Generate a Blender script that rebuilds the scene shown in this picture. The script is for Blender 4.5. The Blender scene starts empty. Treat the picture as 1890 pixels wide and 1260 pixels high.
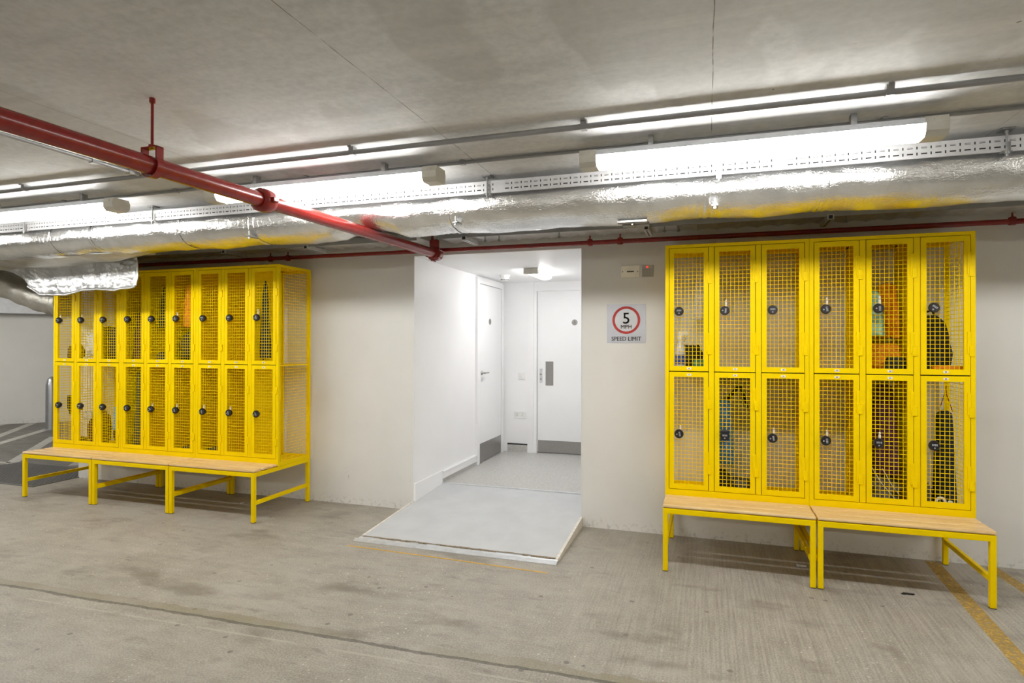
import bpy, bmesh, math, random
from mathutils import Vector, Matrix, noise
S = bpy.context.scene
C = S.collection
R = math.radians
PI = math.pi
random.seed(7)

# ------------------------------------------------------------------ camera, world, exposure
cam_d = bpy.data.cameras.new('camera'); cam = bpy.data.objects.new('camera', cam_d); C.objects.link(cam)
cam_d.sensor_width = 36.0; cam_d.lens = 36.0 * 1104.96 / 1890.0; cam_d.clip_start = 0.05; cam_d.clip_end = 100
_a, _b, _c = R(18.0447), R(0.254), R(0.1118)
_fw = Vector((-math.sin(_a)*math.cos(_b), math.cos(_a)*math.cos(_b), math.sin(_b)))
_r = Vector((math.cos(_a), math.sin(_a), 0)); _u = _r.cross(_fw)
_r2 = _r*math.cos(_c) + _u*math.sin(_c); _u2 = -_r*math.sin(_c) + _u*math.cos(_c)
cam.matrix_world = Matrix(((_r2.x, _u2.x, -_fw.x, 0.0), (_r2.y, _u2.y, -_fw.y, -4.8177), (_r2.z, _u2.z, -_fw.z, 1.4822), (0, 0, 0, 1)))
S.camera = cam
S.view_settings.view_transform = 'Standard'; S.view_settings.look = 'None'
S.view_settings.exposure = 1.08; S.view_settings.gamma = 1.0; S.view_settings.use_curve_mapping = False
S.cycles.use_denoising = True
S.cycles.adaptive_threshold = 0.015; S.cycles.max_bounces = 8; S.cycles.diffuse_bounces = 6; S.cycles.glossy_bounces = 4
S.cycles.sample_clamp_indirect = 6.0
wd = bpy.data.worlds.new('world'); S.world = wd; wd.use_nodes = True
wd.node_tree.nodes['Background'].inputs[0].default_value = (0.9, 0.95, 1.0, 1); wd.node_tree.nodes['Background'].inputs[1].default_value = 0.02
LAMP_W = 24.0      # emission of the tubes of the battens
REAR_W = 22.0      # emission of the battens of the row behind the photographer and of the added far bay lamp
HALL_W = 17.0      # emission of the corridor lamp

# ------------------------------------------------------------------ materials
def new_mat(name):
    m = bpy.data.materials.new(name); m.use_nodes = True
    nt = m.node_tree; nt.nodes.clear()
    out = nt.nodes.new('ShaderNodeOutputMaterial'); b = nt.nodes.new('ShaderNodeBsdfPrincipled')
    nt.links.new(b.outputs[0], out.inputs[0])
    return m, nt, b, out
def N(nt, t, **kw):
    n = nt.nodes.new(t)
    for k, v in kw.items():
        if k == 'inp':
            for kk, vv in v.items(): n.inputs[kk].default_value = vv
        else: setattr(n, k, v)
    return n
def coords(nt, scale=(1, 1, 1)):
    g = N(nt, 'ShaderNodeNewGeometry'); mp = N(nt, 'ShaderNodeMapping'); mp.inputs['Scale'].default_value = scale
    nt.links.new(g.outputs['Position'], mp.inputs['Vector']); return mp.outputs[0]
def noise_n(nt, vec, scale, detail=4, rough=.55):
    n = N(nt, 'ShaderNodeTexNoise', inp={'Scale': scale, 'Detail': detail, 'Roughness': rough}); nt.links.new(vec, n.inputs['Vector']); return n.outputs[0]
def ramp(nt, val, stops):
    r = N(nt, 'ShaderNodeValToRGB'); cr = r.color_ramp
    while len(cr.elements) < len(stops): cr.elements.new(.5)
    for e, (p, c) in zip(cr.elements, stops): e.position = p; e.color = (c if len(c) == 4 else (*c, 1)) if not isinstance(c, float) else (c, c, c, 1)
    nt.links.new(val, r.inputs[0]); return r.outputs[0]
def mixc(nt, f, a, b, mode='MIX'):
    m = N(nt, 'ShaderNodeMix', data_type='RGBA', blend_type=mode)
    for s, v in ((0, f), (6, a), (7, b)):
        if hasattr(v, 'links'): nt.links.new(v, m.inputs[s])
        elif isinstance(v, (int, float)): m.inputs[s].default_value = v
        else: m.inputs[s].default_value = (*v, 1)
    return m.outputs[2]
def mth(nt, op, a, b=None, c=None, clamp=False):
    m = N(nt, 'ShaderNodeMath', operation=op, use_clamp=clamp)
    for i, v in enumerate((a, b, c)):
        if v is None: continue
        if hasattr(v, 'links'): nt.links.new(v, m.inputs[i])
        else: m.inputs[i].default_value = v
    return m.outputs[0]
def bump(nt, b, h, strength=.3, dist=.01):
    n = N(nt, 'ShaderNodeBump', inp={'Strength': strength, 'Distance': dist}); nt.links.new(h, n.inputs['Height']); nt.links.new(n.outputs[0], b.inputs['Normal'])
def simple(name, col, rough=.5, metal=0.0, var=.06, scale=12, bmp=0.0, bscale=80, coat=0.0):
    m, nt, b, o = new_mat(name)
    v = coords(nt)
    n = noise_n(nt, v, scale, 3)
    lo = tuple(max(0, c*(1-var)) for c in col); hi = tuple(min(1, c*(1+var)) for c in col)
    nt.links.new(ramp(nt, n, [(.3, lo), (.7, hi)]), b.inputs['Base Color'])
    b.inputs['Roughness'].default_value = rough; b.inputs['Metallic'].default_value = metal
    b.inputs['Coat Weight'].default_value = coat
    if bmp: bump(nt, b, noise_n(nt, v, bscale, 4), bmp, .004)
    return m
def emis(name, col, st):
    m, nt, b, o = new_mat(name); nt.nodes.remove(b)
    e = N(nt, 'ShaderNodeEmission', inp={'Strength': st}); e.inputs[0].default_value = (*col, 1)
    nt.links.new(e.outputs[0], o.inputs[0]); return m

M = {}
M['yellow'] = simple('yellow_paint', (.90, .640, .0), .45, var=.015)
M['yellow'].node_tree.nodes['Principled BSDF'].inputs['Specular IOR Level'].default_value = .08
M['wire'] = simple('yellow_wire', (.90, .645, .0), .5, var=.02)
M['wire'].node_tree.nodes['Principled BSDF'].inputs['Specular IOR Level'].default_value = .1
M['black'] = simple('black_plastic', (.012, .012, .014), .32)
M['dial'] = simple('dial_grey', (.35, .35, .36), .4)
M['tag'] = simple('cream_tag', (.78, .70, .50), .5)
M['label'] = simple('label_paper', (.85, .76, .62), .5)
M['ink'] = simple('ink', (.16, .15, .13), .6)
M['red'] = simple('red_paint', (.24, .012, .009), .27, var=.12, scale=25, bmp=.10, bscale=140, coat=.12)
M['rib'] = simple('galvanised', (.62, .63, .64), .45, .3, var=.12, scale=30)
M['tray'] = simple('tray_steel', (.62, .62, .63), .42, .45, var=.06, scale=30)
M['conduit'] = simple('conduit_grey', (.34, .345, .35), .4, .3, var=.08)
M['bracket'] = simple('bracket_steel', (.30, .30, .29), .4, .7, var=.2, scale=40)
M['darkgap'] = simple('dark_slot', (.02, .02, .02), .7)
M['steel'] = simple('brushed_steel', (.36, .35, .34), .34, .85, var=.05, scale=60)
M['alu'] = simple('aluminium', (.68, .70, .72), .38, .6, var=.1, scale=20, bmp=.1)
M['cap'] = simple('lamp_end_cap', (.62, .60, .53), .5)
M['lampbody'] = simple('lamp_body', (.66, .67, .70), .5)
M['tube'] = emis('tube_light', (1, .985, .95), LAMP_W)
M['reartube'] = emis('rear_tube_light', (1, .97, .90), REAR_W)
M['halltube'] = emis('hall_light', (1, .985, .97), HALL_W)
M['led'] = emis('red_led', (1, .05, .03), .7)
M['white'] = simple('white_paint', (.88, .88, .885), .45, var=.012, scale=3)
M['whitedoor'] = simple('white_door', (.86, .865, .87), .4, var=.01, scale=3)
M['plastic'] = simple('white_plastic', (.80, .80, .78), .35)
M['cream'] = simple('cream_plate', (.88, .85, .74), .4)
M['boardpaint'] = simple('board_paint', (.70, .67, .60), .5, var=.15, scale=30)
M['grille'] = simple('grille_plate', (.50, .49, .45), .5, bmp=.8, bscale=400)
M['signw'] = simple('sign_plate', (.58, .60, .66), .35, .25, var=.03)
M['signin'] = simple('sign_inner', (.64, .66, .70), .35, .15, var=.02)
M['signred'] = simple('sign_red', (.45, .03, .025), .45, var=.2, scale=30)
M['rampgrey'] = simple('ramp_paint', (.53, .545, .555), .5, var=.05, scale=5, bmp=.15, bscale=300)
M['bollard'] = simple('bollard_steel', (.45, .46, .48), .35, .8)
M['rustpaint'] = simple('worn_timber', (.22, .17, .11), .8, var=.5, scale=60, bmp=.6)

# foil
m, nt, b, o = new_mat('foil'); v = coords(nt)
b.inputs['Metallic'].default_value = .96
n1 = noise_n(nt, v, 9, 4); nt.links.new(ramp(nt, n1, [(.3, (.74, .74, .73)), (.7, (.90, .91, .91))]), b.inputs['Base Color'])
nt.links.new(mth(nt, 'MULTIPLY_ADD', noise_n(nt, v, 5, 3), .26, .08), b.inputs['Roughness'])
vec2 = coords(nt, (1, 1, 1)); vo = N(nt, 'ShaderNodeTexVoronoi', feature='DISTANCE_TO_EDGE', inp={'Scale': 42.0})
wob = N(nt, 'ShaderNodeVectorMath', operation='ADD'); nn = N(nt, 'ShaderNodeTexNoise', inp={'Scale': 14.0, 'Detail': 3.0})
nt.links.new(vec2, nn.inputs['Vector']); sc = N(nt, 'ShaderNodeVectorMath', operation='SCALE'); sc.inputs['Scale'].default_value = .12
nt.links.new(nn.outputs['Color'], sc.inputs[0]); nt.links.new(vec2, wob.inputs[0]); nt.links.new(sc.outputs[0], wob.inputs[1]); nt.links.new(wob.outputs[0], vo.inputs['Vector'])
h = mth(nt, 'ADD', mth(nt, 'MULTIPLY', mth(nt, 'MINIMUM', vo.outputs['Distance'], .25), 1.0), mth(nt, 'MULTIPLY', noise_n(nt, coords(nt, (1, 3, 3)), 22, 5, .6), 1.1))
bump(nt, b, h, .42, .006); M['foil'] = m
# dull foil / cloth back of the insulation
m, nt, b, o = new_mat('foil_dull'); v = coords(nt)
b.inputs['Metallic'].default_value = .8; b.inputs['Roughness'].default_value = .42
nt.links.new(ramp(nt, noise_n(nt, v, 6, 4), [(.3, (.40, .385, .34)), (.7, (.55, .54, .50))]), b.inputs['Base Color'])
bump(nt, b, noise_n(nt, coords(nt, (1, 3, 1)), 25, 5, .6), .5, .01); M['foildull'] = m

m, nt, b, o = new_mat('foil_soft'); v = coords(nt)
b.inputs['Metallic'].default_value = .85; b.inputs['Roughness'].default_value = .36
nt.links.new(ramp(nt, noise_n(nt, v, 8, 4), [(.3, (.60, .61, .61)), (.7, (.80, .81, .82))]), b.inputs['Base Color'])
bump(nt, b, noise_n(nt, coords(nt, (2, 2, 1)), 16, 5, .65), .6, .012); M['foilsoft'] = m
# plaster wall
m, nt, b, o = new_mat('wall_plaster'); v = coords(nt)
base = ramp(nt, noise_n(nt, v, 1.2, 4), [(.3, (.705, .695, .665)), (.7, (.775, .768, .742))])
sx = N(nt, 'ShaderNodeSeparateXYZ'); nt.links.new(v, sx.inputs[0])
low = mth(nt, 'MULTIPLY', mth(nt, 'SUBTRACT', 1.0, mth(nt, 'DIVIDE', sx.outputs[2], .10), clamp=True), ramp(nt, noise_n(nt, v, 30, 5, .7), [(.52, 0.0), (.72, 1.0)]))
scuff = ramp(nt, noise_n(nt, coords(nt, (14, 14, 5)), 1.0, 5, .7), [(.70, 0.0), (.74, 1.0)])
sc2 = mth(nt, 'MULTIPLY', scuff, mth(nt, 'LESS_THAN', sx.outputs[2], .5))
col = mixc(nt, mth(nt, 'MULTIPLY', low, .75), base, (.16, .14, .12)); col = mixc(nt, mth(nt, 'MULTIPLY', sc2, .5), col, (.2, .18, .16))
dd = N(nt, 'ShaderNodeVectorMath', operation='DISTANCE'); nt.links.new(v, dd.inputs[0]); dd.inputs[1].default_value = (-3.20, 0, .27)
mark = mth(nt, 'MULTIPLY', mth(nt, 'LESS_THAN', dd.outputs['Value'], .06), ramp(nt, noise_n(nt, coords(nt, (60, 60, 22)), 1.0, 4, .7), [(.60, 0.0), (.63, 1.0)]))
col = mixc(nt, mth(nt, 'MULTIPLY', mark, .8), col, (.12, .11, .10))
nt.links.new(col, b.inputs['Base Color']); b.inputs['Roughness'].default_value = .55
bump(nt, b, noise_n(nt, v, 45, 4), .06, .004); M['wall'] = m

# ceiling concrete
m, nt, b, o = new_mat('ceiling_concrete'); v = coords(nt)
n1 = noise_n(nt, coords(nt, (.5, 1.0, 1)), 1.1, 6, .62); n2 = noise_n(nt, coords(nt, (2, 9, 1)), 1.5, 5, .6); n3 = noise_n(nt, v, 30, 4, .6)
col = ramp(nt, n1, [(.32, (.50, .505, .51)), (.5, (.65, .66, .67)), (.68, (.77, .78, .79))])
col = mixc(nt, .35, col, ramp(nt, n2, [(.3, (.48, .485, .49)), (.7, (.73, .74, .745))]))
col = mixc(nt, .17, col, ramp(nt, n3, [(.35, (.32, .315, .30)), (.65, (.80, .79, .77))]))
patch = ramp(nt, noise_n(nt, coords(nt, (1, .45, 1)), 1.7, 3, .5), [(.50, 0.0), (.525, 1.0)])
col = mixc(nt, mth(nt, 'MULTIPLY', patch, .42), col, (.44, .435, .415))
streak = ramp(nt, noise_n(nt, coords(nt, (.6, 5, 1)), 1.3, 5, .65), [(.52, 0.0), (.66, 1.0)])
col = mixc(nt, mth(nt, 'MULTIPLY', streak, .35), col, (.74, .73, .70))
sx = N(nt, 'ShaderNodeSeparateXYZ'); nt.links.new(v, sx.inputs[0])
wv = mth(nt, 'MULTIPLY', mth(nt, 'SUBTRACT', noise_n(nt, v, 3, 2), .5), .012)
gap = None
for x0, w_ in ((.02, .0018), (-1.235, .0018), (-2.72, .0015), (1.30, .001), (-4.2, .002)):
    d = mth(nt, 'LESS_THAN', mth(nt, 'ABSOLUTE', mth(nt, 'ADD', mth(nt, 'SUBTRACT', sx.outputs[0], x0), wv)), w_)
    gap = d if gap is None else mth(nt, 'MAXIMUM', gap, d)
brk = ramp(nt, noise_n(nt, coords(nt, (1, 3, 1)), 3, 3), [(.30, 0.0), (.5, 1.0)])
pit = ramp(nt, noise_n(nt, v, 26, 1), [(.80, 0.0), (.83, 1.0)])
col = mixc(nt, mth(nt, 'MULTIPLY', mth(nt, 'MULTIPLY', gap, brk), .8), col, (.10, .095, .085)); col = mixc(nt, mth(nt, 'MULTIPLY', pit, .7), col, (.14, .13, .11))
nt.links.new(col, b.inputs['Base Color']); b.inputs['Roughness'].default_value = .62; b.inputs['Specular IOR Level'].default_value = .18
bump(nt, b, mth(nt, 'SUBTRACT', mth(nt, 'ADD', n3, n2), gap), .10, .006); M['ceiling'] = m

# floor concrete
m, nt, b, o = new_mat('floor_concrete'); v = coords(nt)
sx = N(nt, 'ShaderNodeSeparateXYZ'); nt.links.new(v, sx.inputs[0]); X, Y = sx.outputs[0], sx.outputs[1]
n1 = noise_n(nt, v, .9, 6, .6); n2 = noise_n(nt, v, 5, 6, .7); n3 = noise_n(nt, v, 110, 3, .6)
broom = noise_n(nt, coords(nt, (75, 2.2, 1)), 1.0, 3, .6)
swirl = noise_n(nt, coords(nt, (3, 14, 1)), 1.0, 5, .65)
right = mth(nt, 'MULTIPLY_ADD', mth(nt, 'ADD', X, 1.2), .8, 0.0, clamp=True)
col = ramp(nt, n1, [(.3, (.25, .222, .175)), (.5, (.345, .315, .26)), (.7, (.43, .40, .345))])
col = mixc(nt, .45, col, ramp(nt, n2, [(.34, (.17, .15, .12)), (.64, (.46, .43, .37))]))
col = mixc(nt, mth(nt, 'MULTIPLY', right, .42), col, ramp(nt, broom, [(.36, (.19, .175, .15)), (.62, (.46, .44, .40))]))
col = mixc(nt, mth(nt, 'MULTIPLY', mth(nt, 'SUBTRACT', 1.0, right), .25), col, ramp(nt, swirl, [(.32, (.15, .135, .11)), (.6, (.37, .345, .30))]))
col = mixc(nt, .20, col, ramp(nt, n3, [(.4, (.08, .07, .06)), (.62, (.62, .58, .52))]))
# pale and dark aggregate specks
vo = N(nt, 'ShaderNodeTexVoronoi', feature='F1', inp={'Scale': 26.0}); nt.links.new(v, vo.inputs['Vector'])
sp = mth(nt, 'MULTIPLY', mth(nt, 'LESS_THAN', vo.outputs['Distance'], .13), ramp(nt, noise_n(nt, v, 1.6, 3), [(.47, 0.0), (.58, 1.0)]))
col = mixc(nt, mth(nt, 'MULTIPLY', sp, .75), col, (.62, .59, .54))
vo2 = N(nt, 'ShaderNodeTexVoronoi', feature='F1', inp={'Scale': 5.0}); nt.links.new(v, vo2.inputs['Vector'])
col = mixc(nt, mth(nt, 'MULTIPLY', mth(nt, 'LESS_THAN', vo2.outputs['Distance'], .07), .6), col, (.10, .09, .08))
stain = ramp(nt, noise_n(nt, coords(nt, (1.2, 2.6, 1)), 1.3, 5, .6), [(.56, 0.0), (.68, 1.0)])
col = mixc(nt, mth(nt, 'MULTIPLY', stain, .6), col, (.14, .12, .092))
pale = ramp(nt, noise_n(nt, coords(nt, (.9, 1.5, 3)), 1.1, 5, .6), [(.54, 0.0), (.66, 1.0)])
col = mixc(nt, mth(nt, 'MULTIPLY', pale, .35), col, (.44, .415, .37))
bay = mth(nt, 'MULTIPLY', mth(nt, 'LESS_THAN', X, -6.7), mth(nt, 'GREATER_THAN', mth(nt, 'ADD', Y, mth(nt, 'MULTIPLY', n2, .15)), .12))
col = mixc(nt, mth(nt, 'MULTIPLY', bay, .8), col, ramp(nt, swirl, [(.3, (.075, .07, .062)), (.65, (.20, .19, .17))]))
yw = mth(nt, 'ADD', mth(nt, 'ADD', Y, 2.2), mth(nt, 'MULTIPLY_ADD', X, -.028, -.03))
jn = mth(nt, 'ADD', yw, mth(nt, 'MULTIPLY', mth(nt, 'SUBTRACT', noise_n(nt, v, 2.5, 5, .7), .5), .05))
band = mth(nt, 'MULTIPLY', mth(nt, 'MULTIPLY', mth(nt, 'GREATER_THAN', jn, 0.0), mth(nt, 'LESS_THAN', jn, mth(nt, 'MULTIPLY_ADD', noise_n(nt, v, 3.5, 4, .6), .12, .015))), ramp(nt, noise_n(nt, coords(nt, (.6, .2, 1)), 1.4, 3), [(.40, 0.0), (.56, 1.0)]))
col = mixc(nt, mth(nt, 'MULTIPLY', band, .55), col, (.21, .185, .10))
groove = mth(nt, 'LESS_THAN', mth(nt, 'ABSOLUTE', jn), mth(nt, 'MULTIPLY_ADD', noise_n(nt, v, 9, 3), .020, .002))
col = mixc(nt, mth(nt, 'MULTIPLY', groove, mth(nt, 'MULTIPLY_ADD', noise_n(nt, v, 30, 3), .7, .35, clamp=True)), col, (.07, .064, .052))
ridge = mth(nt, 'LESS_THAN', mth(nt, 'ABSOLUTE', mth(nt, 'ADD', yw, .10)), .007)
col = mixc(nt, mth(nt, 'MULTIPLY', mth(nt, 'MULTIPLY', ridge, ramp(nt, noise_n(nt, v, 3, 3), [(.42, 0.0), (.5, 1.0)])), .5), col, (.46, .43, .37))
st2 = ramp(nt, noise_n(nt, coords(nt, (2.2, 7, 1)), 1.6, 6, .7), [(.60, 0.0), (.70, 1.0)])
col = mixc(nt, mth(nt, 'MULTIPLY', mth(nt, 'MULTIPLY', st2, mth(nt, 'LESS_THAN', X, -.9)), .5), col, (.12, .105, .08))
near = mth(nt, 'SUBTRACT', 1.0, mth(nt, 'MULTIPLY', mth(nt, 'ABSOLUTE', jn), 5.0), clamp=True)
nt.links.new(col, b.inputs['Base Color']); nt.links.new(mth(nt, 'MULTIPLY_ADD', n2, .3, .42), b.inputs['Roughness'])
h = mth(nt, 'ADD', mth(nt, 'MULTIPLY', mth(nt, 'MULTIPLY', broom, right), 1.0), mth(nt, 'ADD', mth(nt, 'MULTIPLY', n2, .8), mth(nt, 'MULTIPLY', n3, .5)))
h = mth(nt, 'SUBTRACT', h, mth(nt, 'MULTIPLY', groove, 2.5)); bump(nt, b, h, .35, .008); M['floor'] = m

# corridor vinyl
m, nt, b, o = new_mat('vinyl'); v = coords(nt)
col = ramp(nt, noise_n(nt, v, 90, 3, .8), [(.35, (.36, .355, .335)), (.65, (.62, .61, .585))]); nt.links.new(col, b.inputs['Base Color']); b.inputs['Roughness'].default_value = .32; M['vinyl'] = m
# worn yellow / white floor paint with gaps
def worn(name, c, lo, hi):
    m, nt, b, o = new_mat(name); v = coords(nt)
    nt.links.new(ramp(nt, noise_n(nt, v, 14, 4), [(.3, tuple(x*.75 for x in c)), (.7, c)]), b.inputs['Base Color']); b.inputs['Roughness'].default_value = .6
    t = N(nt, 'ShaderNodeBsdfTransparent'); mx = N(nt, 'ShaderNodeMixShader')
    f = ramp(nt, noise_n(nt, coords(nt, (3, 3, 1)), 16, 6, .75), [(lo, 0.0), (hi, 1.0)])
    nt.links.new(f, mx.inputs[0]); nt.links.new(t.outputs[0], mx.inputs[1]); nt.links.new(b.outputs[0], mx.inputs[2]); nt.links.new(mx.outputs[0], o.inputs[0]); return m
M['ypaint'] = worn('worn_yellow_line', (.58, .37, .07), .30, .60)
M['yline'] = worn('thin_yellow_line', (.72, .42, .05), .30, .42)
M['wpaint'] = worn('worn_white_line', (.60, .58, .53), .30, .44)
# wood slats
m, nt, b, o = new_mat('pine_slat'); v = coords(nt, (1.4, 34, 20))
g = noise_n(nt, v, 1.6, 5, .6)
oi = N(nt, 'ShaderNodeObjectInfo')
nt.links.new(ramp(nt, g, [(.30, (.60, .37, .16)), (.48, (.74, .51, .24)), (.7, (.82, .62, .34))]), b.inputs['Base Color'])
b.inputs['Roughness'].default_value = .3; bump(nt, b, g, .08, .003); M['wood'] = m
# drain grate
M['grate'] = simple('grate_iron', (.16, .155, .15), .55, .2)
def cloth(name, c, rough=.8, var=.35, sc=9):
    m, nt, b, o = new_mat(name); tc = N(nt, 'ShaderNodeTexCoord')
    n = noise_n(nt, tc.outputs['Object'], sc*2, 4, .6)
    nt.links.new(ramp(nt, n, [(.3, tuple(x*(1-var) for x in c)), (.7, tuple(min(1, x*(1+var)) for x in c))]), b.inputs['Base Color'])
    b.inputs['Roughness'].default_value = rough; bump(nt, b, noise_n(nt, tc.outputs['Object'], 60, 4), .5, .01); return m
M['cblack'] = cloth('black_fabric', (.012, .012, .013)); M['corange'] = cloth('orange_fabric', (.85, .25, .01)); M['cpurple'] = cloth('purple_fabric', (.11, .03, .10))
M['cblue'] = cloth('blue_fabric', (.05, .20, .42)); M['cgrey'] = cloth('grey_fabric', (.13, .13, .13)); M['cwhite'] = cloth('white_fabric', (.62, .61, .60), var=.1)
M['cgreen'] = cloth('green_fabric', (.06, .25, .13)); M['cdgreen'] = cloth('dark_green_fabric', (.02, .035, .028)); M['cnavy'] = cloth('navy_fabric', (.008, .014, .02))
M['cbrown'] = cloth('brown_fabric', (.09, .03, .015)); M['clear'] = simple('cloudy_plastic', (.60, .63, .68), .25); M['bluecap'] = simple('blue_plastic', (.03, .08, .35), .35); M['cteal'] = cloth('teal_plastic', (.25, .50, .38), .4, .2); M['cred'] = cloth('red_cord', (.3, .03, .02))
M['skyblue'] = cloth('pale_blue_plastic', (.12, .36, .60), .5, .2)

# ------------------------------------------------------------------ mesh helper
class MB:
    def __init__(s): s.v = []; s.f = []; s.m = []; s.sm = []
    def add(s, vs, fs, mi=0, smooth=False):
        k = len(s.v); s.v += [tuple(p) for p in vs]
        for f in fs: s.f.append(tuple(i+k for i in f)); s.m.append(mi); s.sm.append(smooth)
        return s
    def box(s, x0, x1, y0, y1, z0, z1, mi=0):
        if x0 > x1: x0, x1 = x1, x0
        if y0 > y1: y0, y1 = y1, y0
        if z0 > z1: z0, z1 = z1, z0
        return s.add([(x0, y0, z0), (x1, y0, z0), (x1, y1, z0), (x0, y1, z0), (x0, y0, z1), (x1, y0, z1), (x1, y1, z1), (x0, y1, z1)],
                     [(0, 3, 2, 1), (4, 5, 6, 7), (0, 1, 5, 4), (1, 2, 6, 5), (2, 3, 7, 6), (3, 0, 4, 7)], mi)
    def bbox(s, x0, x1, y0, y1, z0, z1, r=.004, mi=0):
        bm = bmesh.new(); bmesh.ops.create_cube(bm, size=1)
        for v in bm.verts: v.co = Vector(((x0+x1)/2+v.co.x*abs(x1-x0), (y0+y1)/2+v.co.y*abs(y1-y0), (z0+z1)/2+v.co.z*abs(z1-z0)))
        bmesh.ops.bevel(bm, geom=list(bm.edges), offset=r, segments=2, affect='EDGES', profile=.5)
        return s.bm(bm, mi)
    def bm(s, bm, mi=0, smooth=False, mat=None):
        bm.verts.index_update()
        vs = [(mat @ v.co) if mat else v.co.copy() for v in bm.verts]
        s.add(vs, [[v.index for v in f.verts] for f in bm.faces], mi, smooth); bm.free(); return s
    def tube(s, pts, r, n=12, mi=0, caps=True, smooth=True):
        pts = [Vector(p) for p in pts]; rs = r if isinstance(r, (list, tuple)) else [r]*len(pts); vs = []; fs = []
        pa = None
        for i, p in enumerate(pts):
            d = (pts[min(i+1, len(pts)-1)]-pts[max(i-1, 0)]).normalized()
            if pa is None:
                pa = d.cross(Vector((0, 0, 1)));
                if pa.length < .1: pa = d.cross(Vector((0, 1, 0)))
            pa = (pa - d*pa.dot(d)).normalized(); pb = d.cross(pa)
            for k in range(n):
                t = 2*PI*k/n; vs.append(p+(pa*math.cos(t)+pb*math.sin(t))*rs[i])
        for i in range(len(pts)-1):
            for k in range(n): fs.append((i*n+k, i*n+(k+1) % n, (i+1)*n+(k+1) % n, (i+1)*n+k))
        s.add(vs, fs, mi, smooth)
        if caps: s.add([vs[k] for k in range(n)], [tuple(range(n-1, -1, -1))], mi); s.add(vs[-n:], [tuple(range(n))], mi)
        return s
    def lathe(s, c, ax, prof, n=24, mi=0, smooth=True):   # prof: [(dist along axis, radius)]
        c = Vector(c); ax = Vector(ax).normalized()
        return s.tube([c+ax*(d+1e-5*i) for i, (d, r) in enumerate(prof)], [max(r, 1e-4) for d, r in prof], n, mi, True, smooth)
    def wire(s, a, b, t=.0035, mi=0):
        a = Vector(a); b = Vector(b); d = (b-a).normalized(); p = d.cross(Vector((.3, .5, .8))).normalized(); q = d.cross(p)
        if abs(d.z) > .9 or abs(d.x) > .9 or abs(d.y) > .9:
            p = Vector((0, 1, 0)) if abs(d.y) < .9 else Vector((1, 0, 0)); q = d.cross(p)
        h = t/2; o = [p*h, q*h, -p*h, -q*h]
        return s.add([a+k for k in o]+[b+k for k in o], [(k, (k+1) % 4, 4+(k+1) % 4, 4+k) for k in range(4)], mi)
    def grid(s, fn, nu, nv, mi=0, smooth=True, closed_u=False):
        vs = [fn(i/(nu if closed_u else nu-1), j/(nv-1)) for j in range(nv) for i in range(nu)]; fs = []
        for j in range(nv-1):
            for i in range(nu if closed_u else nu-1):
                i2 = (i+1) % nu; fs.append((j*nu+i, j*nu+i2, (j+1)*nu+i2, (j+1)*nu+i))
        return s.add(vs, fs, mi, smooth)
    def build(s, name, mats, parent=None, loc=None):
        me = bpy.data.meshes.new(name); me.from_pydata(s.v, [], s.f)
        for mm in (mats if isinstance(mats, (list, tuple)) else [mats]): me.materials.append(M[mm] if isinstance(mm, str) else mm)
        me.polygons.foreach_set('material_index', s.m); me.polygons.foreach_set('use_smooth', s.sm); me.update()
        o = bpy.data.objects.new(name, me); C.objects.link(o)
        if parent: o.parent = parent
        if loc: o.location = loc
        return o
def tag(o, label=None, cat=None, group=None, kind=None):
    for k, v in (('label', label), ('category', cat), ('group', group), ('kind', kind)):
        if v: o[k] = v
    return o
def empty(name, loc=(0, 0, 0), rz=0, **kw):
    o = bpy.data.objects.new(name, None); C.objects.link(o); o.location = loc; o.rotation_euler = (0, 0, rz); o.empty_display_size = .1
    return tag(o, **kw)
def struct(o): o['kind'] = 'structure'; return o
def copy_tree(o, parent=None):
    c = o.copy(); C.objects.link(c)
    if parent: c.parent = parent
    for ch in list(o.children): copy_tree(ch, c)
    return c
def text_mb(mb, txt, size, x, z, y, mi=0, align='CENTER', ext=.0006, sx=1.0, off=.004):
    cu = bpy.data.curves.new('t', 'FONT'); cu.body = txt; cu.size = size; cu.align_x = align; cu.align_y = 'CENTER'; cu.extrude = ext; cu.offset = size*off; cu.resolution_u = 4
    ob = bpy.data.objects.new('t', cu); C.objects.link(ob); dg = bpy.context.evaluated_depsgraph_get(); me = bpy.data.meshes.new_from_object(ob.evaluated_get(dg))
    mb.add([(x+v.co.x*sx, y-v.co.z, z+v.co.y) for v in me.vertices], [tuple(p.vertices) for p in me.polygons], mi)
    bpy.data.objects.remove(ob); bpy.data.curves.remove(cu); bpy.data.meshes.remove(me)

# ------------------------------------------------------------------ setting
CZ = 2.505
XD0, XD1, ZD = -2.492, -.9727, 2.268
XWE = -6.61       # left end of the front wall
struct(MB().box(-17, 6, -11, 6, -.1, 0).build('floor', 'floor'))
struct(MB().box(-17, 6, -11, 6, CZ, CZ+.2).build('ceiling', 'ceiling'))
w = MB(); w.box(XWE, XD0, 0, .2, 0, CZ).box(XD1, 6, 0, .2, 0, CZ).box(XD0, XD1, 0, .2, ZD, CZ)
struct(w.build('wall_front', 'wall'))
struct(MB().box(5.8, 6, -11, 0, 0, CZ).build('wall_right', 'wall'))
struct(MB().box(-17, 6, -11, -10.8, 0, CZ).build('wall_back', 'wall'))
struct(MB().box(-17, -16.8, -11, 6, 0, CZ).build('wall_left', 'wall'))
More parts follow.
